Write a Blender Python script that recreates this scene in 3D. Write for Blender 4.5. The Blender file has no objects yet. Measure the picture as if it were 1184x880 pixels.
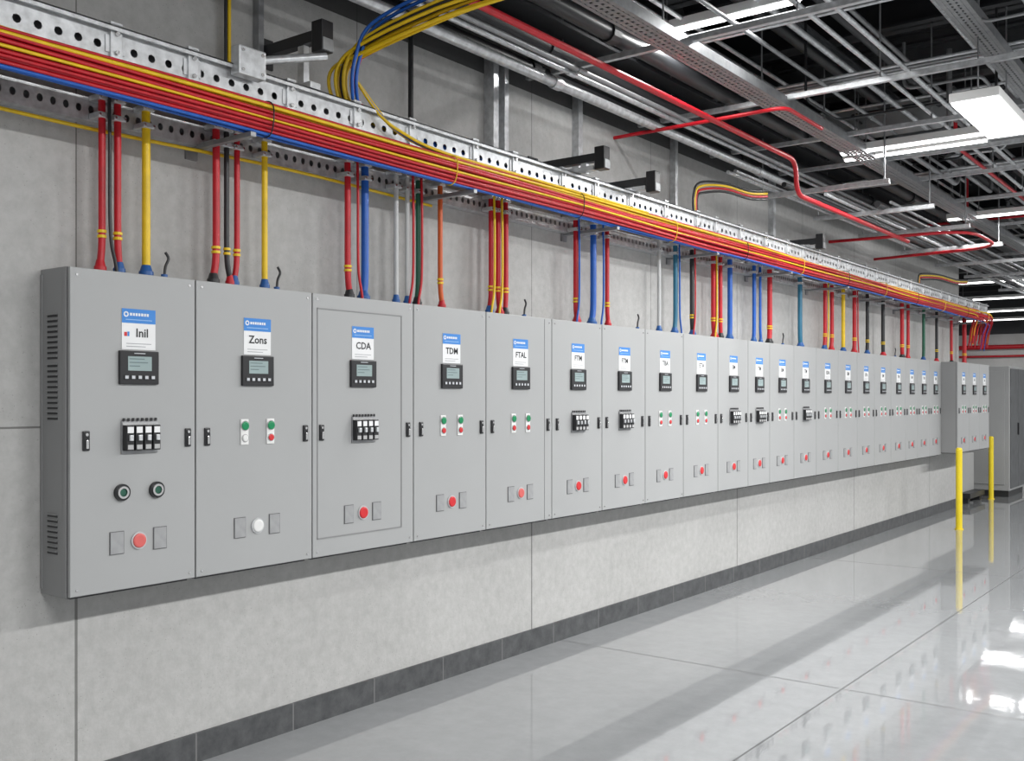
import bpy, bmesh, math, random
from mathutils import Vector, Matrix
random.seed(7)
S=bpy.context.scene
try:
    S.view_settings.view_transform='Standard'
    S.view_settings.exposure=0.0
except Exception: pass
TH=math.atan(888/1174.0); sn=math.sin(TH); cs=math.cos(TH); F=1174.0
CX=3.81; CH=1.6
# survey helper: distance along the wall of a bearing, on a plane parallel to the wall
def wy(px,D):
    u=(px-592)/F
    return D*(cs+u*sn)/(sn-u*cs)
# ---------------------------------------------------------------- materials
MATS={}
def mat(name,col,rough=.5,metal=0,var=.06,scale=8,bump=0,emit=0,spec=.5):
    if name in MATS: return MATS[name]
    m=bpy.data.materials.new(name); m.use_nodes=True
    nt=m.node_tree; b=nt.nodes['Principled BSDF']
    b.inputs['Roughness'].default_value=rough; b.inputs['Metallic'].default_value=metal
    b.inputs['Specular IOR Level'].default_value=spec
    tc=nt.nodes.new('ShaderNodeTexCoord'); n=nt.nodes.new('ShaderNodeTexNoise')
    n.inputs['Scale'].default_value=scale; n.inputs['Detail'].default_value=4
    nt.links.new(tc.outputs['Object'],n.inputs['Vector'])
    r=nt.nodes.new('ShaderNodeValToRGB')
    r.color_ramp.elements[0].position=.3; r.color_ramp.elements[1].position=.7
    r.color_ramp.elements[0].color=[max(0,c*(1-var)) for c in col]+[1]
    r.color_ramp.elements[1].color=[min(1,c*(1+var)) for c in col]+[1]
    nt.links.new(n.outputs['Fac'],r.inputs['Fac']); nt.links.new(r.outputs['Color'],b.inputs['Base Color'])
    if bump:
        bp=nt.nodes.new('ShaderNodeBump'); bp.inputs['Strength'].default_value=bump; bp.inputs['Distance'].default_value=.01
        nt.links.new(n.outputs['Fac'],bp.inputs['Height']); nt.links.new(bp.outputs['Normal'],b.inputs['Normal'])
    if emit:
        b.inputs['Emission Color'].default_value=list(col)+[1]; b.inputs['Emission Strength'].default_value=emit
    MATS[name]=m; return m
def mnode(nt,op,a,b=None):
    n=nt.nodes.new('ShaderNodeMath'); n.operation=op
    for i,v in enumerate((a,b)):
        if v is None: continue
        if isinstance(v,(int,float)): n.inputs[i].default_value=v
        else: nt.links.new(v,n.inputs[i])
    return n.outputs[0]
def lines(nt,c,off,per,w):
    return mnode(nt,'LESS_THAN',mnode(nt,'PINGPONG',mnode(nt,'SUBTRACT',c,off),per/2),w)
def mix(nt,f,a,b):
    n=nt.nodes.new('ShaderNodeMix'); n.data_type='RGBA'
    if isinstance(f,(int,float)): n.inputs[0].default_value=f
    else: nt.links.new(f,n.inputs[0])
    for i,v in ((6,a),(7,b)):
        if isinstance(v,(tuple,list)): n.inputs[i].default_value=list(v)+[1]
        else: nt.links.new(v,n.inputs[i])
    return n.outputs[2]
def noise(nt,vec,scale,detail=4,rough=.5):
    n=nt.nodes.new('ShaderNodeTexNoise'); n.inputs['Scale'].default_value=scale; n.inputs['Detail'].default_value=detail
    n.inputs['Roughness'].default_value=rough
    nt.links.new(vec,n.inputs['Vector']); return n.outputs['Fac']
def ramp(nt,f,p0,c0,p1,c1):
    r=nt.nodes.new('ShaderNodeValToRGB'); e=r.color_ramp.elements
    e[0].position=p0; e[0].color=list(c0)+[1]; e[1].position=p1; e[1].color=list(c1)+[1]
    nt.links.new(f,r.inputs['Fac']); return r.outputs['Color']
def base(name):
    m=bpy.data.materials.new(name); m.use_nodes=True; nt=m.node_tree
    g=nt.nodes.new('ShaderNodeNewGeometry'); s=nt.nodes.new('ShaderNodeSeparateXYZ')
    nt.links.new(g.outputs['Position'],s.inputs[0])
    return m,nt,nt.nodes['Principled BSDF'],g.outputs['Position'],s.outputs
def wall_mat():
    m,nt,b,pos,xyz=base('concrete_wall')
    c1=ramp(nt,noise(nt,pos,1.1,6,.6),.3,(.36,.359,.350),.7,(.48,.478,.468))
    c2=ramp(nt,noise(nt,pos,16,10,.72),.35,(.36,.358,.348),.62,(.50,.498,.488))
    c=mix(nt,.5,c1,c2)
    v=nt.nodes.new('ShaderNodeTexVoronoi'); v.inputs['Scale'].default_value=55; nt.links.new(pos,v.inputs['Vector'])
    pit=mnode(nt,'MULTIPLY',mnode(nt,'LESS_THAN',v.outputs['Distance'],.12),mnode(nt,'GREATER_THAN',noise(nt,pos,3,2),.5))
    c=mix(nt,mnode(nt,'MULTIPLY',pit,.5),c,(.18,.177,.17))
    low=mnode(nt,'LESS_THAN',xyz[2],1.49)
    j1=mnode(nt,'MULTIPLY',lines(nt,xyz[1],2.17,3.075,.006),low)
    j2=mnode(nt,'MULTIPLY',lines(nt,xyz[1],2.17,1.5375,.003),mnode(nt,'SUBTRACT',1,low))
    j3=lines(nt,xyz[2],1.49,1.55,.004)
    j=mnode(nt,'MAXIMUM',mnode(nt,'MAXIMUM',j1,j2),j3)
    c=mix(nt,mnode(nt,'MULTIPLY',j,.7),c,(.07,.07,.065))
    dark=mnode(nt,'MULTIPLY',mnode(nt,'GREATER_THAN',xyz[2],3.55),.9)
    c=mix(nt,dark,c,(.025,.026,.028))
    nt.links.new(c,b.inputs['Base Color']); b.inputs['Roughness'].default_value=.72
    bp=nt.nodes.new('ShaderNodeBump'); bp.inputs['Strength'].default_value=.3; bp.inputs['Distance'].default_value=.01
    nt.links.new(mnode(nt,'SUBTRACT',mnode(nt,'SUBTRACT',noise(nt,pos,22,6,.6),j),pit),bp.inputs['Height']); nt.links.new(bp.outputs['Normal'],b.inputs['Normal'])
    return m
def far_mat():
    m,nt,b,pos,xyz=base('far_wall_paint')
    c=ramp(nt,noise(nt,pos,2,5,.6),.3,(.52,.52,.51),.7,(.62,.62,.61))
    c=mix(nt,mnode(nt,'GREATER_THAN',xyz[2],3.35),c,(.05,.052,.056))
    nt.links.new(c,b.inputs['Base Color']); b.inputs['Roughness'].default_value=.7
    return m
def floor_mat():
    m,nt,b,pos,xyz=base('polished_floor')
    c=mix(nt,.5,ramp(nt,noise(nt,pos,.8,5,.6),.3,(.24,.249,.255),.7,(.32,.330,.336)),ramp(nt,noise(nt,pos,9,8,.7),.3,(.24,.249,.255),.7,(.32,.330,.336)))
    j=mnode(nt,'MAXIMUM',lines(nt,xyz[0],1.885,4.2,.005),lines(nt,xyz[1],5.56,4.4,.006))
    c=mix(nt,mnode(nt,'MULTIPLY',j,.8),c,(.04,.04,.04))
    nt.links.new(c,b.inputs['Base Color'])
    r=mnode(nt,'ADD',mnode(nt,'MULTIPLY',noise(nt,pos,2.5,6,.65),.08),.01)
    nt.links.new(mnode(nt,'ADD',r,mnode(nt,'MULTIPLY',j,.4)),b.inputs['Roughness'])
    b.inputs['IOR'].default_value=1.6
    b.inputs['Coat Weight'].default_value=.35; b.inputs['Coat Roughness'].default_value=.01
    bp=nt.nodes.new('ShaderNodeBump'); bp.inputs['Strength'].default_value=.04; bp.inputs['Distance'].default_value=.01
    nt.links.new(noise(nt,pos,6,4),bp.inputs['Height']); nt.links.new(bp.outputs['Normal'],b.inputs['Normal'])
    return m
def base_mat():
    m,nt,b,pos,xyz=base('dark_stone_skirting')
    c=ramp(nt,noise(nt,pos,12,8,.7),.3,(.04,.042,.045),.7,(.10,.103,.107))
    j=lines(nt,xyz[1],2.17,.55,.004)
    c=mix(nt,j,c,(.16,.16,.16)); nt.links.new(c,b.inputs['Base Color']); b.inputs['Roughness'].default_value=.5
    return m
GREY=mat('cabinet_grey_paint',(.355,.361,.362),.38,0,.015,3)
GREYD=mat('cabinet_grey_dark',(.25,.253,.254),.42,0,.02,3)  # darker copy of the cabinet grey for bodies, louvres and door lines
SEAM=mat('dark_seam',(.03,.03,.032),.6)
PLATE=mat('grey_nameplate',(.33,.335,.34),.45,.2,.08,30)
PLATE2=mat('plate_rim',(.12,.12,.125),.4)
RIM=mat('light_rim',(.48,.49,.50),.4)
BLK=mat('black_plastic',(.012,.012,.014),.35)
BLK2=mat('black_steel',(.018,.019,.021),.4)
WHT=mat('white_plastic',(.72,.72,.71),.4,0,.02)
PAPER=mat('white_label',(.77,.775,.78),.5,0,.02)
BLUE=mat('blue_print',(.03,.21,.60),.45,0,.04)
SCR=mat('lcd_screen',(.30,.38,.38),.2,0,.06,4)
RED=mat('red_sheath',(.50,.006,.016),.40,0,.12,20)
REDB=mat('red_button',(.58,.02,.025),.35,0,.05)
PINK=mat('pale_red_button',(.62,.12,.11),.35,0,.05)
GRN=mat('green_button',(.0,.22,.08),.3,0,.05)
YEL=mat('yellow_sheath',(.78,.52,.008),.4,0,.1,20)
YELP=mat('yellow_paint',(.8,.62,.02),.35,0,.05)
BLU=mat('blue_sheath',(.006,.10,.45),.38,0,.08,20)
BLUB=mat('blue_gland_plastic',(.015,.10,.33),.35)
GRNC=mat('green_sheath',(.01,.11,.06),.4)
CYA=mat('teal_sheath',(.02,.15,.25),.4)
WHC=mat('pale_grey_sheath',(.50,.51,.51),.4)
ORG=mat('orange_sheath',(.6,.10,.015),.4)
GALV=mat('galvanised_steel',(.60,.615,.63),.36,.55,.2,25)
GALVD=mat('galvanised_dark',(.28,.287,.295),.42,.5,.15,20)  # darker galvanised tone for rods, brackets, some conduits and rail backs
STEEL=mat('brushed_steel',(.6,.6,.6),.25,.9,.05,30)
DUCT=mat('duct_sheet',(.34,.345,.35),.5,.2,.06,4)
DARK=mat('dark_painted_steel',(.026,.028,.031),.5,.1,.15,6)
MIDG=mat('mid_grey_steel',(.11,.115,.12),.5,.2,.15,6)
DECK=mat('dark_deck_paint',(.022,.023,.026),.6,0,.2,5)
LED=mat('led_diffuser',(1,1,1),.4,0,0,1,0,5)
INK=mat('black_ink',(.01,.01,.012),.5)
# ---------------------------------------------------------------- mesh building
class MB:
    def __init__(s): s.v=[];s.f=[];s.m=[];s.mats=[];s.sm=[]
    def mi(s,m):
        if m not in s.mats: s.mats.append(m)
        return s.mats.index(m)
    def add(s,vs,fs,m,smooth=False):
        o=len(s.v); s.v+=[tuple(v) for v in vs]; k=s.mi(m)
        for f in fs: s.f.append(tuple(o+i for i in f)); s.m.append(k); s.sm.append(smooth)
    def box(s,x0,x1,y0,y1,z0,z1,m,bev=0):
        if bev<=0:
            vs=[(x,y,z) for x in (x0,x1) for y in (y0,y1) for z in (z0,z1)]
            s.add(vs,[(0,1,3,2),(4,6,7,5),(0,4,5,1),(2,3,7,6),(0,2,6,4),(1,5,7,3)],m); return s
        bm=bmesh.new(); bmesh.ops.create_cube(bm,size=1)
        for v in bm.verts:
            v.co=Vector(((x0+x1)/2+v.co.x*(x1-x0),(y0+y1)/2+v.co.y*(y1-y0),(z0+z1)/2+v.co.z*(z1-z0)))
        bmesh.ops.bevel(bm,geom=bm.edges[:],offset=bev,segments=2,affect='EDGES',profile=.6)
        bm.verts.index_update()
        s.add([v.co[:] for v in bm.verts],[[v.index for v in f.verts] for f in bm.faces],m); bm.free(); return s
    def cyl(s,c,r,h,ax,m,seg=20,r2=None,dome=0):
        r2=r if r2 is None else r2
        prof=[(0,r),(h,r2)]
        if dome: prof=[(0,r),(h*.8,r),(h*.95,r*.9),(h,r*.7)]
        A={'x':0,'y':1,'z':2}[ax]; vs=[]
        for (t,rr) in prof:
            for i in range(seg):
                a=2*math.pi*i/seg; p=[0,0,0]
                p[A]=t; p[(A+1)%3]=rr*math.cos(a); p[(A+2)%3]=rr*math.sin(a)
                vs.append((c[0]+p[0],c[1]+p[1],c[2]+p[2]))
        n=len(prof); fs=[]
        for k in range(n-1):
            for i in range(seg):
                j=(i+1)%seg; fs.append((k*seg+i,k*seg+j,(k+1)*seg+j,(k+1)*seg+i))
        s.add(vs,fs,m,True)
        s.add(vs[:seg],[tuple(reversed(range(seg)))],m); s.add(vs[-seg:],[tuple(range(seg))],m); return s
    def ring(s,c,r0,r1,h,ax,m,seg=24):
        A={'x':0,'y':1,'z':2}[ax]; vs=[]
        for (t,rr) in ((0,r1),(h,r1),(h,r0),(0,r0)):
            for i in range(seg):
                a=2*math.pi*i/seg; p=[0,0,0]; p[A]=t; p[(A+1)%3]=rr*math.cos(a); p[(A+2)%3]=rr*math.sin(a)
                vs.append((c[0]+p[0],c[1]+p[1],c[2]+p[2]))
        fs=[]
        for k in range(4):
            for i in range(seg):
                j=(i+1)%seg; l=(k+1)%4; fs.append((k*seg+i,k*seg+j,l*seg+j,l*seg+i))
        s.add(vs,fs,m); return s
    def tube(s,pts,r,m,seg=8,sub=5):
        P=[Vector(p) for p in pts]
        if sub>1 and len(P)>2:
            Q=[]
            for i in range(len(P)-1):
                a=P[max(i-1,0)];b=P[i];c=P[i+1];d=P[min(i+2,len(P)-1)]
                for k in range(sub):
                    t=k/sub
                    Q.append(.5*((2*b)+(c-a)*t+(2*a-5*b+4*c-d)*t*t+(3*b-a-3*c+d)*t**3))
            Q.append(P[-1]); P=Q
        vs=[];up=None;n=len(P)
        for i in range(n):
            t=(P[min(i+1,n-1)]-P[max(i-1,0)]).normalized()
            if up is None:
                up=Vector((0,0,1)) if abs(t.z)<.9 else Vector((1,0,0))
            up=(up-t*up.dot(t)).normalized(); w=t.cross(up)
            for k in range(seg):
                a=2*math.pi*k/seg; vs.append(P[i]+up*r*math.cos(a)+w*r*math.sin(a))
        fs=[]
        for i in range(n-1):
            for k in range(seg):
                j=(k+1)%seg; fs.append((i*seg+k,i*seg+j,(i+1)*seg+j,(i+1)*seg+k))
        s.add(vs,fs,m,True)
        s.add(vs[:seg],[tuple(range(seg))],m); s.add(vs[-seg:],[tuple(range(seg))],m); return s
    def perf(s,x,y0,y1,z0,z1,pitch,hw,hh,m,depth=.03,dm=None):
        n=max(1,int(round((y1-y0)/pitch))); p=(y1-y0)/n; zc=(z0+z1)/2
        for i in range(n):
            a=y0+i*p;b=a+p;c=(a+b)/2
            o=[(x,a,z0),(x,c,z0),(x,b,z0),(x,b,zc),(x,b,z1),(x,c,z1),(x,a,z1),(x,a,zc)]
            k=.72
            q=[(x,c-hw*k,zc-hh*k),(x,c,zc-hh),(x,c+hw*k,zc-hh*k),(x,c+hw,zc),(x,c+hw*k,zc+hh*k),(x,c,zc+hh),(x,c-hw*k,zc+hh*k),(x,c-hw,zc)]
            s.add(o+q,[(j,(j+1)%8,8+(j+1)%8,8+j) for j in range(8)],m)
        s.box(x-depth,x+.004,y0,y1,z1-.001,z1+.004,m); s.box(x-depth,x+.004,y0,y1,z0-.004,z0+.001,m)
        if dm: s.box(x-depth,x-depth+.003,y0,y1,z0,z1,dm)  # back plate coloured darker to give the shaded interior behind the holes
        return s
    def mesh(s,name):
        me=bpy.data.meshes.new(name); me.from_pydata(s.v,[],s.f)
        for m in s.mats: me.materials.append(m)
        me.polygons.foreach_set('material_index',s.m); me.polygons.foreach_set('use_smooth',s.sm)
        me.update()
        bm=bmesh.new(); bm.from_mesh(me); bmesh.ops.recalc_face_normals(bm,faces=bm.faces[:]); bm.to_mesh(me); bm.free()
        return me
def link(o): S.collection.objects.link(o); return o
def tag(o,label=None,category=None,group=None,kind=None):
    if label: o['label']=label
    if category: o['category']=category
    if group: o['group']=group
    if kind: o['kind']=kind
    return o
def empty(name,loc,label,cat,group=None):
    o=bpy.data.objects.new(name,None); o.empty_display_size=.1; o.location=loc; link(o); return tag(o,label,cat,group)
def obj(name,me,loc=(0,0,0),parent=None,label=None,cat=None,group=None,kind=None):
    if isinstance(me,MB): me=me.mesh(name)
    o=bpy.data.objects.new(name,me); o.location=loc; link(o)
    if parent: o.parent=parent
    return tag(o,label,cat,group,kind)
def textmesh(txt,size,m,align='CENTER'):
    cu=bpy.data.curves.new('t','FONT'); cu.body=txt; cu.size=size; cu.align_x=align; cu.align_y='CENTER'; cu.resolution_u=2; cu.offset=size*.018
    o=bpy.data.objects.new('t',cu); link(o); dg=bpy.context.evaluated_depsgraph_get(); dg.update()
    me=bpy.data.meshes.new_from_object(o.evaluated_get(dg)); bpy.data.objects.remove(o)
    for v in me.vertices: v.co=Vector((v.co.z,v.co.x,v.co.y))
    me.materials.clear(); me.materials.append(m); return me
# ---------------------------------------------------------------- setting
WALL=wall_mat()
YE=16.05
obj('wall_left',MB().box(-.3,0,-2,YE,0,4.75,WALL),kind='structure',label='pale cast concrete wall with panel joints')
FW=far_mat()
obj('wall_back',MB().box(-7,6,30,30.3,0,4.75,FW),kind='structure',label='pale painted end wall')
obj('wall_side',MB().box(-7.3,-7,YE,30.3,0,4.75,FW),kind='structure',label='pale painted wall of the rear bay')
obj('floor',MB().box(-7.3,10,-4,30.3,-.1,0,floor_mat()),kind='structure',label='glossy polished grey concrete floor')
obj('baseboard_left',MB().box(0,.014,-2,YE,0,.129,base_mat()),kind='structure',label='dark grey stone skirting')
d=MB()
y=-4.0;prof=[]
while y<30.3:
    prof+=[(y,4.75),(y+.08,4.75),(y+.11,4.69),(y+.19,4.69)]; y+=.22
prof.append((y,4.75))
vs=[];fs=[]
for (yy,zz) in prof: vs+=[(-7.3,yy,zz),(10,yy,zz)]
for i in range(len(prof)-1): fs.append((2*i,2*i+1,2*i+3,2*i+2))
d.add(vs,fs,DECK); d.box(-7.3,10,-4,30.3,4.8,4.85,DECK)
obj('ceiling',d,kind='structure',label='dark corrugated steel roof deck')
# ---------------------------------------------------------------- cabinets
CZ0=.85; CZ1=2.097; CHT=CZ1-CZ0; FX=.21
cache={}
def cm(key,fn):
    if key not in cache: cache[key]=fn().mesh(key[0] if isinstance(key,tuple) else key)
    return cache[key]
def sign_mesh():
    b=MB(); b.box(0,.002,-.074,.074,-.080,.080,PAPER); b.box(.002,.0028,-.074,.074,.024,.080,BLUE)
    b.ring((.0028,-.056,.058),.006,.011,.0006,'x',PAPER,12)
    X=-.04
    for w_ in (.010,.008,.009,.008,.010,.008,.009): b.box(.0028,.0034,X,X+w_,.053,.064,PAPER); X+=w_+.0035
    b.box(.0028,.0034,-.058,.058,.036,.039,mat('pale_blue_print',(.3,.5,.75),.5))
    gi=mat('grey_ink',(.35,.36,.38),.5)
    b.box(.002,.0028,-.055,.055,-.058,-.055,gi); b.box(.002,.0028,-.055,.03,-.069,-.066,gi)
    return b
def bezel_mesh():
    b=MB(); b.box(0,.014,-.086,.086,-.066,.066,BLK,.004)
    b.box(.014,.0150,-.024,.024,.0545,.0575,mat('key_grey',(.55,.57,.6),.4)); return b
def screen_mesh():
    li=mat('lcd_ink',(.12,.17,.18),.4)
    b=MB(); b.box(.0135,.0152,-.052,.052,-.012,.044,SCR)
    for (a,c,z) in ((-.046,.02,.032),(-.046,.035,.018),(-.046,.0,.004)): b.box(.0152,.0156,a,c,z,z+.004,li)
    return b
def key_mesh():
    b=MB(); b.box(.0135,.0165,-.011,.011,-.009,.009,BLK2,.002); b.box(.0165,.017,-.007,.007,-.006,.006,MATS['key_grey']); return b
def brplate():
    b=MB(); b.box(0,.006,-.08,.08,-.068,.06,GALVD,.002); b.box(.006,.012,-.078,.078,.045,.055,STEEL)
    for i in range(8): b.box(.006,.01,-.075+i*.02,-.066+i*.02,.06,.072,BLK)
    return b
def breaker():
    b=MB(); b.box(.006,.034,-.0165,.0165,-.055,.045,BLK,.003); b.box(.034,.036,-.013,.013,.014,.038,PAPER); b.box(.034,.045,-.008,.008,-.016,.006,GALV,.002)
    b.box(.034,.036,-.012,.012,-.05,-.032,mat('grey_terminal',(.4,.4,.4),.4)); return b
def btnplate():
    b=MB(); b.box(0,.005,-.021,.021,-.056,.056,WHT,.002); return b
def btn(m,r=.0145):
    def f():
        b=MB(); b.ring((.005,0,0),r,r+.003,.004,'x',STEEL,16); b.cyl((.004,0,0),r,.009,'x',m,16,dome=1); return b
    return f
def pilot():
    b=MB(); b.ring((0,0,0),.022,.033,.012,'x',BLK,24); b.ring((0,0,0),.016,.024,.018,'x',STEEL,24); b.cyl((0,0,0),.017,.014,'x',mat('dark_green_lens',(.02,.09,.06),.2),20,dome=1); return b
def rectplate():
    b=MB(); b.box(0,.003,-.031,.031,-.045,.045,PLATE2,.001); b.box(.003,.005,-.028,.028,-.042,.042,PLATE,.001); return b
def bigbtn(m):
    def f():
        b=MB(); b.ring((0,0,0),.026,.034,.006,'x',RIM,28); b.cyl((0,0,0),.028,.012,'x',m,28,dome=1); return b
    return f
def handle():
    b=MB(); b.box(0,.008,-.014,.014,-.038,.038,BLK,.004); b.box(.008,.016,-.005,.005,-.03,.004,STEEL,.002); b.cyl((.008,0,.024),.006,.004,'x',STEEL,12); return b
def screw():
    b=MB(); b.cyl((0,0,0),.005,.003,'x',STEEL,8); return b
edges=[2.023,2.576,3.215,3.909,4.515,5.169,5.753,6.330,6.909,7.501,8.081,8.539,9.101,9.673,10.282,10.868,11.448,12.047,12.625,13.14,13.68,14.23]
types=['A','B','A','B','B','A','A','B','B','A','A','B','A','B','B','B','B','B','B','B','B']
texts=['Inil','Zons','CDA','TDM','FTAL','FTM','FTM','TBA','ETA','EM','TM','EM','TM','EDA','EM','ETA','EM','TM','EM','TM','EM']
TXT={}
def cabinet(y0,y1,front,kind,txt,first,idx,group,zb=CZ0,zt=CZ1):
    w=y1-y0; H=zt-zb
    desc={'A':'grey wall-mounted electrical cabinet with miniature breakers and push buttons','B':'grey wall-mounted electrical cabinet with green and red push buttons'}[kind]
    if idx==0: desc='grey wall-mounted electrical cabinet with side louvres, breakers and two pilot lamps'
    if idx==1: desc='grey electrical cabinet with white round button and green push buttons'
    if idx==2: desc='grey electrical cabinet with recessed door frame and red button'
    R=empty('electrical_cabinet',(0,y0,zb),desc,'electrical cabinet',group)
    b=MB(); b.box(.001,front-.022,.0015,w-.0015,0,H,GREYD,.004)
    b.box(front-.024,front-.016,.004,w-.004,.004,H-.004,SEAM)
    b.box(.03,front-.03,.02,w-.02,-.006,0,SEAM)
    obj('body',b,parent=R)
    D=MB(); D.box(front-.018,front,.0035,w-.0035,.006,H-.003,GREY,.003)
    if idx==2:
        D.box(front,front+.004,.03,w-.09,H-.075,H-.07,GREYD); D.box(front,front+.004,.03,w-.09,.09,.095,GREYD)
        D.box(front,front+.003,w-.094,w-.09,.09,H-.07,GREYD); D.box(front,front+.003,.03,.033,.09,H-.07,GREYD)
    if idx==4: D.box(front,front+.002,w-.08,w-.077,.01,H-.01,GREYD)
    dr=obj('door',D,parent=R)
    for (a,z) in ((.03,.03),(w-.03,.03),(.03,H-.03),(w-.03,H-.03)):
        if idx<8: obj('screw',cm('screw',screw),(front,a,z),dr)
    c=w/2+(0.012 if idx==0 else 0)
    if idx==2: c=w/2-.02
    hz=1.44-zb
    hy=[.055,w-.045] if idx!=0 else [.065,w-.04]
    for a in hy: obj('handle',cm('handle',handle),(front,a,hz),dr,label='black latch handle')
    sg=obj('sign_plate',cm('sign_plate',sign_mesh),(front,c,1.873-zb),dr,label='white label with blue printed header')
    if txt not in TXT: TXT[txt]=textmesh(txt,.048,INK)
    obj('lettering',TXT[txt],(front+.003,c+(.014 if idx==0 else .002),1.858-zb),dr,label='black printed lettering '+txt)
    if idx==0:
        obj('emblem',MB().box(0,.0012,-.064,-.052,-.012,.004,REDB).box(0,.0012,-.050,-.042,-.012,.006,BLUE),(front+.002,c,1.857-zb),dr,label='small red and blue printed mark')
    dp=obj('operator_display',cm('operator_display',bezel_mesh),(front,c-.003,1.722-zb),R,label='black framed operator display')
    obj('screen',cm('screen',screen_mesh),parent=dp,label='grey green lcd screen')
    for k in range(5): obj('key',cm('key',key_mesh),(0,-.058+k*.029,-.038),dp)
    if kind=='A':
        p=obj('breaker_plate',cm('breaker_plate',brplate),(front,c+.002,1.452-zb),R,label='metal mounting plate')
        for k in range(4): obj('circuit_breaker',cm('circuit_breaker',breaker),(0,-.0585+k*.039,0),p,label='black miniature circuit breaker')
    else:
        for s_ in (-.071,.071):
            p=obj('button_station',cm('button_station',btnplate),(front,c+s_,1.455-zb),R,label='white two-button plate')
            obj('push_button',cm('push_green',btn(GRN,.019)),(0,0,.027),p,label='green push button')
            wb=(idx==1 and s_<0)
            obj('push_button',cm('push_white',btn(WHT)) if wb else cm('push_red',btn(REDB)),(0,0,-.027),p,label='white push button' if wb else 'red push button')
    if idx==0:
        for s_ in (-.075,.078): obj('pilot_lamp',cm('pilot_lamp',pilot),(front,c+s_,1.235-zb),R,label='green pilot lamp with steel ring')
    zz=1.04-zb
    for s_ in (-.095,.095): obj('name_plate',cm('name_plate',rectplate),(front,c+s_,zz),R,label='grey rectangular plate with dark rim')
    bm_={0:PINK,1:WHT,4:PINK}.get(idx,REDB)
    obj('round_button',cm(('round_button',bm_.name),bigbtn(bm_)),(front,c,zz),R,label='white round button' if idx==1 else 'red round push button')
    if first:
        for (za,zb_) in ((1.75,1.93),(1.52,1.73),(1.01,1.17)):
            v=MB(); z=za
            while z<zb_:
                v.box(.055,.125,-.001,.004,z,z+.009,SEAM); v.box(.053,.127,-.006,.001,z+.008,z+.012,GREYD,.001); z+=.02
            obj('vent_louvre',v,(0,0,-zb),R,label='dark slotted side louvre')
        for (xa,xb) in ((.004,.018),(front-.04,front-.022)):
            obj('side_flange',MB().box(xa,xb,-.002,.002,.02,H-.02,GREYD,.001),parent=R)
    return R
for i in range(21):
    cabinet(edges[i],edges[i+1],FX,types[i],texts[i],i==0,i,'row of grey wall cabinets')
yy=14.235
for k in range(3):
    cabinet(yy+k*.6,yy+(k+1)*.6-.002,.42,'B','EM',False,30+k,'deeper wall cabinets at the end of the row',.88,2.09)
# ---------------------------------------------------------------- lower perforated rail
lr=empty('strut_rail',(0,.3,2.7),'galvanised perforated wall rail above the cabinets','support rail')
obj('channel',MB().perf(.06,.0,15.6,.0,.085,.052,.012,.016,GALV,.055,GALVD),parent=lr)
# ---------------------------------------------------------------- main tray
TY0,TY1=.3,16.3
tr=empty('cable_tray',(0,TY0,2.86),'galvanised perforated cable tray fixed along the wall','cable tray')
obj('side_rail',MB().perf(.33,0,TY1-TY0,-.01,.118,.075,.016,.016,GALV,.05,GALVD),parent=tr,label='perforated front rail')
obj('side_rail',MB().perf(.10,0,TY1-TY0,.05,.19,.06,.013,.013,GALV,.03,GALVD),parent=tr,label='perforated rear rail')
obj('top_lip',MB().box(.30,.36,0,TY1-TY0,.122,.127,GALV).box(.355,.36,0,TY1-TY0,.108,.127,GALV),parent=tr,label='folded top lip')
rungs=int((TY1-TY0)/.3)
rungm=MB().box(.08,.32,-.015,.015,.012,.03,GALV).mesh('rung')
for k in range(rungs): obj('rung',rungm,(0,.1+k*.3,0),tr)
cl=MB(); cl.box(.325,.345,-.024,.024,-.02,.14,GALV,.003)
cl.cyl((.345,0,.1),.009,.01,'x',STEEL,8); cl.cyl((.345,0,.03),.009,.01,'x',STEEL,8); cl.box(.24,.345,-.024,.024,.135,.145,GALV)
cl.box(.322,.336,-.04,.04,.03,.095,GALV,.002)
clm=cl.mesh('clamp')
for k in range(36): obj('clamp',clm,(0,.95+k*.43+random.uniform(-.08,.08),0),tr)
bk=MB(); bk.box(-.004,.012,-.03,.03,-.05,.12,GALVD,.002); bk.box(.0,.43,-.014,.014,-.012,.008,GALVD,.002)
bkm=bk.mesh('tray_bracket')
for k in range(11):
    o=obj('tray_bracket',bkm,(0,1.25+k*1.45,2.695),label='galvanised cantilever bracket carrying the cable bundle',cat='bracket',group='brackets under the cable tray')
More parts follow.
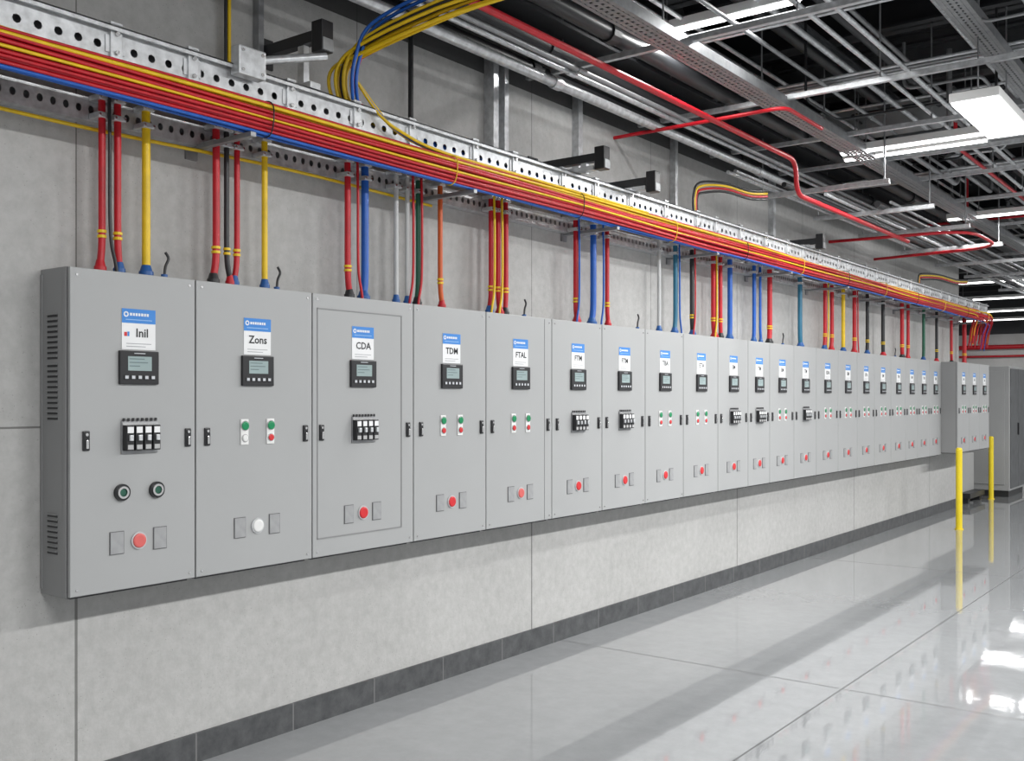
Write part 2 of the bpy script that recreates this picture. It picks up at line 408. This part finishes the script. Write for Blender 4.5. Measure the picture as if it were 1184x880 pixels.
# ---------------------------------------------------------------- cable bundle (packed cross-section)
r_,y_,b_c=(RED,'red'),(YEL,'yellow'),(BLU,'blue')
rows=[(2.838,[y_,y_,r_],.380),(2.824,[r_,r_,y_,y_],.372),(2.807,[r_,r_,r_,r_],.376),(2.790,[r_,r_,r_,r_],.378),
      (2.773,[r_,r_,r_,y_],.376),(2.756,[r_,r_,r_,r_],.374),(2.739,[r_,r_,r_,r_],.376),(2.724,[r_,r_,r_],.378),(2.711,[b_c,b_c],.388)]
for (z,cc_,x0) in rows:
    for q,(m,cn) in enumerate(cc_):
        pts=[];Y=TY0-.2;ph=random.uniform(0,6); r=random.uniform(.0062,.0086)
        amp=random.choice((.003,.006,.012)) if cn!='blue' else .004
        x=x0+q*.0185; ye=random.uniform(15.2,16.3)
        while Y<ye:
            g=min(1,max(.3,(Y-2)/5))
            pts.append((x+.006*math.sin(Y*1.3+ph),Y,z+.003*math.sin(Y*2.3+ph*2)+amp*g*math.sin(Y*.62+ph))); Y+=.3
        pts+= [(x-.02,Y+.02,z-.03),(x-.08,Y+.1,z-.15),(x-.12,Y+.12,z-.4)]
        obj('cable',MB().tube(pts,r,m,8,2),label=cn+' power cable in the bundle along the tray',cat='cable',group='cable bundle along the tray')
for k in range(13):
    Yk=1.3+k*1.19
    pts=[(.335,Yk,-.01),(.40,Yk,-.006),(.445,Yk,-.03),(.448,Yk,-.10),(.43,Yk,-.148),(.39,Yk,-.158),(.36,Yk,-.12),(.335,Yk,-.03)]
    obj('bundle_strap',MB().tube(pts,.003,BLK if k%2 else YEL,5,3),parent=tr,label='thin plastic strap tying the cable bundle')
pts=[(.075,.2+k*.5,2.672+.01*math.sin(k*1.3)) for k in range(9)]
obj('cable',MB().tube(pts,.008,YEL,7,3),label='thin yellow cable clipped below the wall rail',cat='cable')
# ---------------------------------------------------------------- cable drops
RR,YY,BB,KK,GG,WW,TT,OO=(RED,'red'),(YEL,'yellow'),(BLU,'blue'),(BLK2,'black'),(GRNC,'green'),(WHC,'pale grey'),(CYA,'teal'),(ORG,'orange')
drops=[(118,RR,.014),(136,RR,.014),(169,YY,.017),(250,RR,.016),(262,KK,.012),(274,RR,.013),(306,YY,.014),
 (402,RR,.016),(422,BB,.020),(458,WW,.013),(471,WW,.013),(484,GG,.016),(509,OO,.014),
 (568,RR,.016),(576,RR,.016),(585,RR,.015),(666,RR,.018),(686,BB,.021),(702,RR,.015),
 (762,WW,.014),(781,TT,.018),(800,KK,.017),(825,RR,.021),(833,RR,.017),(844,BB,.021),(872,BB,.017),(879,BB,.012),(890,RR,.023),(925,TT,.022),
 (954,RR,.02),(962,RR,.02),(975,YY,.02),(988,RR,.022),(1003,KK,.02),(1021,KK,.022),(1043,RR,.024),(1050,RR,.02),(1068,GG,.02),(1083,KK,.02),(1100,RR,.02),(1115,RR,.03)]
for i,(px,(m,cn),r) in enumerate(drops):
    X=.115; Yd=wy(px,CX-X)
    if Yd>16: Yd=16.0
    sp=random.choice((-1,1))*random.uniform(.005,.018) if cn not in('yellow','pale grey') else 0
    bz=CZ1
    R=empty('cable_drop',(X,Yd,bz),cn+' cable dropping from the tray into a cabinet top','cable','cable drops into the cabinets')
    b=MB().tube([(0,sp,.02),(0,sp*.9,.04),(0,sp*.2,.10),(0,0,.2),(0,0,.42),(0,0,.6),(.0,.0,.74),(.03,0,.79),(.12,.01,.80)],r,m,12,4)
    obj('sheath',b,parent=R)
    gm=BLUB if cn in('yellow','blue','pale grey','teal') or i%4==1 else (BLK2 if i%2 else RED)
    g=MB().cyl((0,sp,0),r*1.7,.022,'z',gm,12).cyl((0,sp,.022),r*1.5,.026,'z',gm,12,r2=r*1.05)
    obj('cable_gland',g,parent=R,label=('blue' if gm is BLUB else 'black' if gm is BLK2 else 'red')+' cable gland')
    if cn in('red','black','orange') :
        for z in (.135,.155): obj('cable_tie',MB().ring((0,sp*.1,z),r,r+.004,.011,'z',YEL,12),parent=R,label='yellow cable tie')
    for z in (.605,.675): obj('saddle_clamp',MB().box(-.052,r+.006,-.026,.026,z,z+.022,GALV,.003).cyl((r+.006,-.02,z+.011),.005,.005,'x',STEEL,8).cyl((r+.006,.02,z+.011),.005,.005,'x',STEEL,8),parent=R,label='galvanised saddle clamp')
for (px,m,cn) in ((127,BLK2,'black'),(414,RED,'red'),(478,RED,'red'),(488,RED,'red'),(572,YEL,'yellow'),(581,YEL,'yellow'),(670,BLU,'blue'),(698,BLU,'blue'),(786,BLU,'blue'),(804,RED,'red'),(829,YEL,'yellow'),(958,YEL,'yellow'),(992,RED,'red')):
    Yd=wy(px,CX-.145)
    s_=random.choice((-1,1))*.03
    obj('cable',MB().tube([(.145,Yd+s_,CZ1+.001),(.145,Yd+s_*.8,CZ1+.04),(.145,Yd+s_*.2,CZ1+.12),(.145,Yd,CZ1+.25),(.145,Yd,CZ1+.5),(.145,Yd,CZ1+.72),(.2,Yd,CZ1+.78)],.007,m,7,4),label='thin '+cn+' cable strand beside a cable drop',cat='cable',group='thin strands beside the cable drops')
for px in (190,320,606,737,905,1035):
    Yd=wy(px,CX-.12)
    obj('pigtail_wire',MB().tube([(.12,Yd,CZ1),(.12,Yd+.005,CZ1+.05),(.12,Yd+.02,CZ1+.085),(.12,Yd+.005,CZ1+.11)],.006,BLK2,7,4).cyl((.12,Yd,CZ1),.014,.018,'z',BLUB,10),label='short black wire tail standing on a cabinet top',cat='wire',group='black wire tails on the cabinets')
# ---------------------------------------------------------------- cantilever arms
arms=[(3.10,3.22,.40),(5.25,3.07,.52),(5.95,3.05,.48),(9.2,3.06,.42)]
for (Y,z,L) in arms:
    R=empty('support_arm',(0,Y,z),'black steel arm with end block and galvanised drop strap','support arm','support arms above the tray')
    obj('arm',MB().box(0,L,-.025,.025,-.025,.025,BLK2,.003).box(0,.012,-.05,.05,-.07,.07,BLK2,.002),parent=R,label='black square arm')
    obj('end_block',MB().box(L-.03,L+.04,-.035,.035,-.08,.06,BLK,.006).box(L-.01,L+.045,-.03,.03,-.075,-.02,GALVD,.003),parent=R,label='black end block')
    obj('strap',MB().box(L-.14,L-.1,-.016,.016,-(z-2.98),-.02,GALV,.002).box(.22,L-.04,-.03,.03,-(z-2.99),-(z-2.99)+.03,GALV,.003),parent=R,label='galvanised strap')
jb=MB().box(.345,.40,-.07,.07,-.06,.06,GALV,.006)
for a in (-.05,.05):
    for b_ in (-.04,.04): jb.cyl((.40,a,b_),.007,.005,'x',STEEL,8)
obj('junction_box',jb,(0,2.72,3.0),label='galvanised junction box clamped on the tray',cat='junction box')
obj('strut_link',MB().tube([(.36,2.78,3.03),(.40,3.02,3.10),(.43,3.10,3.12)],.018,GALV,8,1),label='galvanised strut linking junction box and arm',cat='strut')
def post(px,X,w,z0,z1,m,label,cat):
    Yp=wy(px,CX-X)
    b=MB().box(0.0,X+w/2,Yp-w/2,Yp+w/2,z0,z1,m,.003) if cat=='post' else MB().tube([(X,Yp,z0),(X,Yp,z1)],w/2,m,10,1)
    obj('wall_post' if cat=='post' else 'riser_conduit',b,label=label,cat=cat)
GP='grey galvanised strut post on the concrete wall'
post(300,.03,.03,2.99,4.6,GALVD,GP,'post')
post(265,.05,.018,2.75,4.6,YEL,'yellow cable rising on the concrete wall','conduit')
post(261,.05,.016,2.75,4.6,BLK2,'black cable rising on the concrete wall','conduit')
post(475,.06,.03,2.9,4.6,BLK2,'black conduit rising on the concrete wall','conduit')
post(570,.05,.05,2.99,3.66,GALV,GP,'post')
post(583,.05,.04,2.99,3.66,GALV,GP,'post')
post(668,.03,.05,3.0,3.66,GALV,GP,'post')
post(780,.03,.04,3.0,3.66,GALV,GP,'post')
post(893,.03,.05,3.0,3.66,GALV,GP,'post')
# ---------------------------------------------------------------- swooping cables
cc=[(YEL,'yellow'),(YEL,'yellow'),(BLK2,'black'),(YEL,'yellow'),(BLU,'blue'),(YEL,'yellow'),(YEL,'yellow'),(BLK2,'black'),(YEL,'yellow'),(BLU,'blue'),(YEL,'yellow'),(RED,'red'),(YEL,'yellow'),(RED,'red')]
for k,(m,cn) in enumerate(cc):
    a=(k%5-2)*.030+random.uniform(-.016,.016); e=(k//5-1)*.032+random.uniform(-.016,.016)
    pts=[(2.1+a,3.95,4.22+e),(1.75+e,3.80,3.85+a),(1.32+e*.5,3.62,3.50+a),(.80,3.46+e,3.37+a),(.42+a*.5,3.395+e,3.28+a*.9),(.29+a*1.1,3.37+e,3.19+a*.3),(.27+a,3.37+e,3.06),(.275+a*.6,3.45+e,2.975+e*.5),(.27+a*.6,3.76,2.935+e*.5),(.25+a*.6,4.3,2.92+e*.5),(.24+a*.6,5.2,2.92+e*.4),(.24+a*.6,7.4,2.92+e*.3)]
    obj('cable',MB().tube(pts,.0088,m,8,5),label=cn+' cable sweeping from the ceiling down to the tray',cat='cable',group='sweeping cables from the ceiling')
for k,(m,cn) in enumerate([(YEL,'yellow'),(BLU,'blue'),(YEL,'yellow')]):
    a=k*.02
    obj('cable',MB().tube([(.32,3.40,3.10),(.36,3.5,2.98-a*.3),(.375+a*.5,3.62,2.90),(.39+a*.5,3.9,2.855),(.40+a*.5,4.6,2.85),(.40+a*.5,6,2.85)],.008,m,8,5),label=cn+' cable dropping over the tray rail',cat='cable',group='sweeping cables from the ceiling')
def loopset(px,py,D,w,h):
    Yb=wy(px,D); dep=D*sn+Yb*cs; zb=CH+(461-py)*dep/F; X=CX-D
    for k,(m,cn) in enumerate([(BLK2,'black'),(YEL,'yellow'),(RED,'red'),(BLK2,'black')]):
        a=k*.022
        obj('cable',MB().tube([(X,Yb+a,2.99),(X,Yb+a,zb-h*.4),(X+.02,Yb+.06+a,zb-a),(X+.12,Yb+w*.35,zb+.02-a),(X+.2,Yb+w*.7,zb-a),(X+.24,Yb+w,zb+.03-a)],.009,m,7,5),label=cn+' cable looping above the tray',cat='cable',group='looping cables above the tray')
loopset(802,210,3.5,.8,.25)
loopset(1062,316,3.55,1.4,.15)
# ---------------------------------------------------------------- overhead services
def run(name,X,z,r,m,y0,y1,label,cat='pipe',group=None,step=3.0):
    b=MB().tube([(X,y0,z),(X,y1,z)],r,m,12,1)
    Y=y0+step
    while Y<y1-.2:
        b.ring((X,Y,z),r,r*1.25,.08,'y',m,12); Y+=step
    obj(name,b,label=label,cat=cat,group=group)
def rounded(pts,rad=.12):
    P=[Vector(p) for p in pts]; out=[P[0]]
    for i in range(1,len(P)-1):
        a=(P[i-1]-P[i]).normalized(); c=(P[i+1]-P[i]).normalized()
        for k in range(6):
            t=k/5; out.append((P[i]+a*rad)*(1-t)**2+P[i]*2*t*(1-t)+(P[i]+c*rad)*t*t)
    out.append(P[-1]); return out
ds=lambda D:CX-D
GC='galvanised conduits under the roof'
run('conduit',ds(3.48),3.50,.030,GALV,-1,29.5,'large galvanised conduit hung under the roof','conduit')
run('conduit',ds(3.37),3.54,.016,GALV,-1,29.5,'slim galvanised conduit hung under the roof','conduit',GC)
run('conduit',ds(3.30),3.54,.016,GALVD,-1,29.5,'slim galvanised conduit hung under the roof','conduit',GC)
run('pipe',ds(3.66),3.62,.045,BLK2,-1,29.5,'black insulated pipe running near the wall top','pipe')
run('pipe',ds(3.52),3.72,.045,DARK,-1,29.5,'dark insulated pipe running near the wall top','pipe')
run('pipe',ds(3.10),3.72,.05,BLK2,-1,29.5,'black insulated pipe hung under the roof','pipe')
run('conduit',ds(2.05),3.70,.015,GALV,-1,29.5,'slim galvanised conduit hung under the roof','conduit',GC)
run('conduit',ds(1.90),3.70,.015,GALV,-1,29.5,'slim galvanised conduit hung under the roof','conduit',GC)
run('conduit',ds(2.45),3.95,.02,GALV,-1,29.5,'grey conduit hung under the roof','conduit')
for (D,z,r,m,a,e) in ((3.2,3.83,.014,GALV,-1,29),(3.05,3.95,.014,GALVD,4,29),(2.95,3.95,.014,GALV,-1,14),(2.9,3.80,.012,GALVD,5.5,29),(2.55,3.8,.014,GALVD,-1,11),(2.3,4.1,.03,DARK,-1,29),(2.2,4.1,.016,GALVD,3,18),(2.12,3.93,.012,GALV,7.2,29),(1.7,4.05,.014,GALV,-1,12),(1.62,4.05,.014,GALVD,6,29),(1.35,3.95,.014,GALVD,8,29),(1.2,3.95,.014,GALV,-1,15),(.9,4.05,.04,BLK2,-1,29),(.7,3.92,.014,GALV,10,29),(.4,3.95,.014,GALVD,12,29),(2.75,4.15,.04,BLK2,-1,29)):
    run('conduit',ds(D),z,r,m,a,e,('black pipe' if m in (DARK,BLK2) else 'slim grey conduit')+' hung under the roof','conduit','grey conduits under the roof')
# lower level services over the far part of the row
for (D,z,r,m,a) in ((3.42,3.36,.014,GALV,7.3),(3.36,3.36,.014,GALVD,7.3),(3.25,3.36,.022,BLK2,8.0),(3.12,3.36,.016,GALV,8.6),(2.9,3.36,.03,BLK2,9.3),(2.78,3.36,.014,GALVD,9.3)):
    run('conduit',ds(D),z,r,m,a,24,('black' if m is BLK2 else 'grey')+' conduit carried on low hangers over the cabinet row','conduit','low level conduits')
for Y in (8.2,9.5,10.8,12.3,13.8,15.3,17.5,20):
    R=empty('low_hanger',(.25,Y,3.30),'galvanised strut hanger carrying low conduits on two rods','support','low hangers')
    obj('channel',MB().box(0,1.1,-.02,.02,0,.04,GALV,.003),parent=R)
    for X in (.04,1.06): obj('hanger_rod',MB().cyl((X,0,.04),.007,1.02,'z',GALVD,8),parent=R)
# irregular bent conduits
rnd=random.Random(21)
for k in range(40):
    X0=rnd.uniform(.9,2.7); Y0=rnd.uniform(5.6,20); z0=rnd.uniform(3.66,4.15); L1=rnd.uniform(.6,2.4); L2=rnd.choice((-1,1))*rnd.uniform(.4,1.3); up=rnd.uniform(.12,.35)
    if X0+L2<.5: L2=abs(L2)
    if rnd.random()<.5: P=[(X0,Y0,4.3),(X0,Y0,z0),(X0,Y0+L1,z0),(X0+L2,Y0+L1,z0),(X0+L2,Y0+L1,4.3)]
    else: P=[(X0,Y0,4.3),(X0,Y0,z0),(X0+L2,Y0,z0),(X0+L2,Y0+L1,z0),(X0+L2,Y0+L1+.2,z0+up),(X0+L2,Y0+L1+1.5,z0+up),(X0+L2,Y0+L1+1.5,4.3)]
    m=rnd.choice((GALV,GALVD,BLK2,BLK2,GALVD)); 
    obj('conduit',MB().tube(rounded(P,.08),rnd.choice((.010,.014,.022)),m,8,1),label=('black' if m is BLK2 else 'grey')+' bent conduit dropping from the roof steel',cat='conduit',group='bent conduits under the roof')
def otray(D,z,w,y0,y1,m):
    R=empty('overhead_tray',(ds(D),y0,z),'galvanised perforated tray hung under the roof','cable tray','overhead trays')
    L=y1-y0
    b=MB(); n=int(L/.05); hw=w/2
    for i in range(n):
        a=i*.05
        b.box(-hw,hw,a,a+.03,0,.003,m)
    for q in (-hw,-hw*.5-.01,-.01,hw*.5-.01,hw-.02): b.box(q,q+.02,0,L,-.001,.002,m)
    b.box(-hw,hw,0,L,.05,.052,DARK)
    obj('bed',b,parent=R)
    obj('side_wall',MB().box(-hw-.004,-hw,0,L,0,.06,m),parent=R); obj('side_wall',MB().box(hw,hw+.004,0,L,0,.06,m),parent=R)
otray(2.73,3.58,.15,-1,29,GALVD)
otray(1.45,3.80,.13,-1,29,GALVD)
obj('steel_beam',MB().box(.02,.42,-1,29.5,3.82,3.84,DARK).box(.20,.23,-1,29.5,3.84,4.2,DARK).box(.02,.42,-1,29.5,4.2,4.22,DARK),label='dark steel beam running along the wall top',cat='beam')
def ibeamX(Y,z0,z1,m):
    b=MB().box(-7,9,Y-.09,Y+.09,z0,z0+.02,m).box(-7,9,Y-.01,Y+.01,z0,z1,m).box(-7,9,Y-.09,Y+.09,z1-.02,z1,m)
    return obj('steel_beam',b,label='dark painted steel roof beam spanning the room',cat='beam',group='roof beams')
Y=2.0;k=0
while Y<29:
    ibeamX(Y,4.36,4.69,MIDG if k%2 else DARK); Y+=1.45;k+=1
for X in (1.0,2.0,3.0,4.2,5.4):
    obj('purlin',MB().box(X-.03,X+.03,-3,29.5,4.24,4.255,MIDG).box(X-.006,X+.006,-3,29.5,4.255,4.36,MIDG).box(X-.03,X+.03,-3,29.5,4.345,4.36,MIDG),label='grey steel purlin under the roof beams',cat='beam',group='purlins')
tz=[3.9,5.2,6.6,7.8,8.8,9.8,11.1,12.9,14.4,15.6,16.8,18.2,19.6,21.4,24,26.8]
rodm=MB().cyl((0,0,0),.006,.74,'z',GALVD,8).mesh('hanger_rod')
chm=MB().box(-.02,6.0,-.018,.018,0,.004,GALV).box(-.02,6,-.018,-.015,0,.032,GALV).box(-.02,6,.015,.018,0,.032,GALV).mesh('channel')
for Y in tz:
    R=empty('trapeze_support',(.02,Y,3.62),'galvanised strut channel hung on threaded rods','support','trapeze supports')
    obj('channel',chm,parent=R)
    for X in (.25,.95,1.75,2.6,3.5): obj('hanger_rod',rodm,(X,0,0),R)
for Y,n,z in ((4.6,2,3.87),(5.75,3,3.87),(7.1,3,3.87),(8.4,1,4.0),(9.6,2,3.87),(10.3,3,3.8),(12.4,2,3.87),(13.6,3,3.87),(15.0,2,3.8),(18,2,3.87),(20,2,3.87)):
    for k in range(n):
        obj('conduit',MB().tube([(.05,Y+k*.07,z),(6,Y+k*.07,z)],.012,GALV if k!=1 else GALVD,10,1),label='slim galvanised conduit crossing the ceiling',cat='conduit',group='conduits crossing the ceiling')
def ductX(Y0,Y1,z0,z1,x0,x1):
    b=MB().box(x0,x1,Y0,Y1,z0,z1,DUCT,.01)
    X=x0+1.1
    while X<x1: b.box(X,X+.03,Y0-.025,Y1+.025,z0-.025,z1+.025,GALVD); X+=1.2
    obj('air_duct',b,label='grey sheet metal air duct crossing below the roof',cat='duct',group='air ducts')
ductX(9.05,9.4,3.98,4.2,.5,3.9)
ductX(14.9,15.4,3.95,4.2,.5,3.9)
# red pipes
def rpipe(pts,r,label,sub=6):
    b=MB().tube(pts,r,RED,12,sub); obj('sprinkler_pipe',b,label=label,cat='pipe',group='red pipes')
Xr=ds(3.0); Ye=wy(920,3.0)
rpipe(rounded([(Xr,-1,3.45),(Xr,Ye,3.45),(Xr,Ye+.02,3.19),(Xr,wy(1050,3.0),3.19)]),.019,'long red painted pipe under the roof with a stepped drop',1)
rpipe(rounded([(0,6.25,3.47),(1.28,6.25,3.47),(1.28,6.9,3.47)],.1),.013,'red pipe crossing from the wall',1)
rpipe(rounded([(.0,10.6,3.26),(1.38,10.7,3.26),(1.40,11.9,3.24),(0,12.1,3.24)],.4),.016,'red pipe bent in a loop',1)
rpipe(rounded([(1.0,12.2,4.24),(1.0,12.2,3.60),(1.0,22,3.60)],.15),.018,'slim red pipe running under the roof',1)
rpipe(rounded([(1.6,9.2,4.24),(1.6,9.2,3.76),(1.6,13.2,3.76),(.2,13.2,3.76)],.15),.016,'slim red pipe turning under the roof',1)
rpipe([(-6.9,29.9,3.0),(5.9,29.9,3.0)],.06,'red pipe fixed to the end wall',1)
rpipe([(-6.9,29.94,2.75),(5.9,29.94,2.75)],.03,'slim red pipe fixed to the end wall',1)
# ---------------------------------------------------------------- lights
def fixture(X,Y,z,L,axis,W=.1,power=60,top_z=4.24):
    R=empty('ceiling_light',(X,Y,z),'white linear led ceiling light hung on thin rods','ceiling light','ceiling lights')
    hx,hy=(L/2,W/2) if axis=='x' else (W/2,L/2)
    obj('housing',MB().box(-hx-.012,hx+.012,-hy-.012,hy+.012,.004,.06,WHT,.006),parent=R)
    obj('diffuser',MB().box(-hx,hx,-hy,hy,-.012,.006,LED,.004),parent=R,label='glowing led diffuser')
    for s_ in (-.8,.8):
        obj('hanger_rod',MB().cyl((hx*s_ if axis=='x' else 0,hy*s_ if axis=='y' else 0,.06),.005,top_z-z-.06,'z',GALVD,6),parent=R)
    ld=bpy.data.lights.new('lamp','AREA'); ld.shape='RECTANGLE'; ld.size=2*hx; ld.size_y=2*hy; ld.energy=power; ld.color=(1,.998,.99)
    lo=bpy.data.objects.new('lamp',ld); lo.location=(0,0,-.02); lo.parent=R; link(lo)
fixture(2.34,7.06,3.40,1.0,'y',.26,65)
fixture(1.12,5.67,3.90,.95,'x',.05,34)
fixture(1.50,8.25,3.60,1.1,'x',.05,34)
fixture(1.45,8.48,3.60,1.1,'x',.04,12)
fixture(1.5,12.0,3.60,1.3,'x',.07,32)
fixture(1.7,16.0,3.7,1.3,'x',.08,26)
fixture(.0,18.8,3.60,1.8,'x',.12,26)
fixture(-.9,22.0,3.6,2.0,'x',.14,26)
fixture(-1.2,25.2,3.6,2.2,'x',.16,28)
fixture(-1.8,28.0,3.6,2.4,'x',.16,28)
fixture(-3.6,23.5,3.6,2.0,'x',.14,24)
for Y in (.8,3.6,6.4,9.4,12.6,16,20): fixture(4.6,Y,3.7,1.6,'y',.3,165)
# ---------------------------------------------------------------- bollards and floor equipment
def bollard(X,Y,label):
    R=empty('bollard',(X,Y,0),label,'bollard','yellow safety bollards')
    obj('post',MB().cyl((0,0,.01),.038,.97,'z',YELP,24).cyl((0,0,.98),.038,.02,'z',YELP,24,r2=.025),parent=R)
    obj('base_plate',MB().cyl((0,0,0),.05,.012,'z',YELP,24),parent=R)
bollard(.68,13.2,'yellow painted steel bollard standing beside the cabinet row')
bollard(.14,17.5,'yellow painted steel bollard near the freestanding enclosure')
EG=mat('enclosure_grey',(.33,.335,.335),.5,0,.03,3)
R=empty('floor_enclosure',(0,0,0),'tall grey freestanding enclosure on a dark plinth','cabinet')
obj('body',MB().box(-.7,.31,18,19.2,.1,2.13,EG,.01),parent=R)
obj('plinth',MB().box(-.66,.29,18.03,19.17,0,.1,BLK2),parent=R)
for (a,b_) in ((18.05,18.6),(18.62,19.15)): obj('door',MB().box(.31,.325,a,b_,.14,2.09,MIDG,.003),parent=R)
obj('side_panel',MB().box(-.6,.24,17.985,18,.2,2.05,EG,.003),parent=R)
obj('handle',MB().box(.325,.35,18.56,18.585,1.0,1.2,BLK,.004),parent=R)
R=empty('equipment_skid',(-.35,17.0,0),'grey metal box standing on a low black skid','equipment')
obj('deck',MB().box(-.6,.42,-.55,.4,.08,.16,BLK2,.005),parent=R)
obj('box',MB().box(-.55,.28,-.45,.3,.16,.75,EG,.01).box(-.52,.25,-.456,-.45,.22,.70,GREYD,.002),parent=R,label='grey metal box')
for a in (-.5,.33):
    for c in (-.45,.3):
        obj('foot',MB().box(a-.05,a+.05,c-.05,c+.05,0,.08,BLK2,.006),parent=R)
# ---------------------------------------------------------------- world, camera
w=bpy.data.worlds.new('w'); S.world=w; w.use_nodes=True
bg=w.node_tree.nodes['Background']; bg.inputs[0].default_value=(.97,.985,1,1); bg.inputs[1].default_value=.70
c=bpy.data.cameras.new('cam'); c.sensor_width=36; c.lens=36*F/1184; c.shift_y=21/1184; c.clip_end=100
co=bpy.data.objects.new('camera',c); co.location=(CX,0,CH); co.rotation_euler=(math.radians(90),0,TH); link(co); S.camera=co
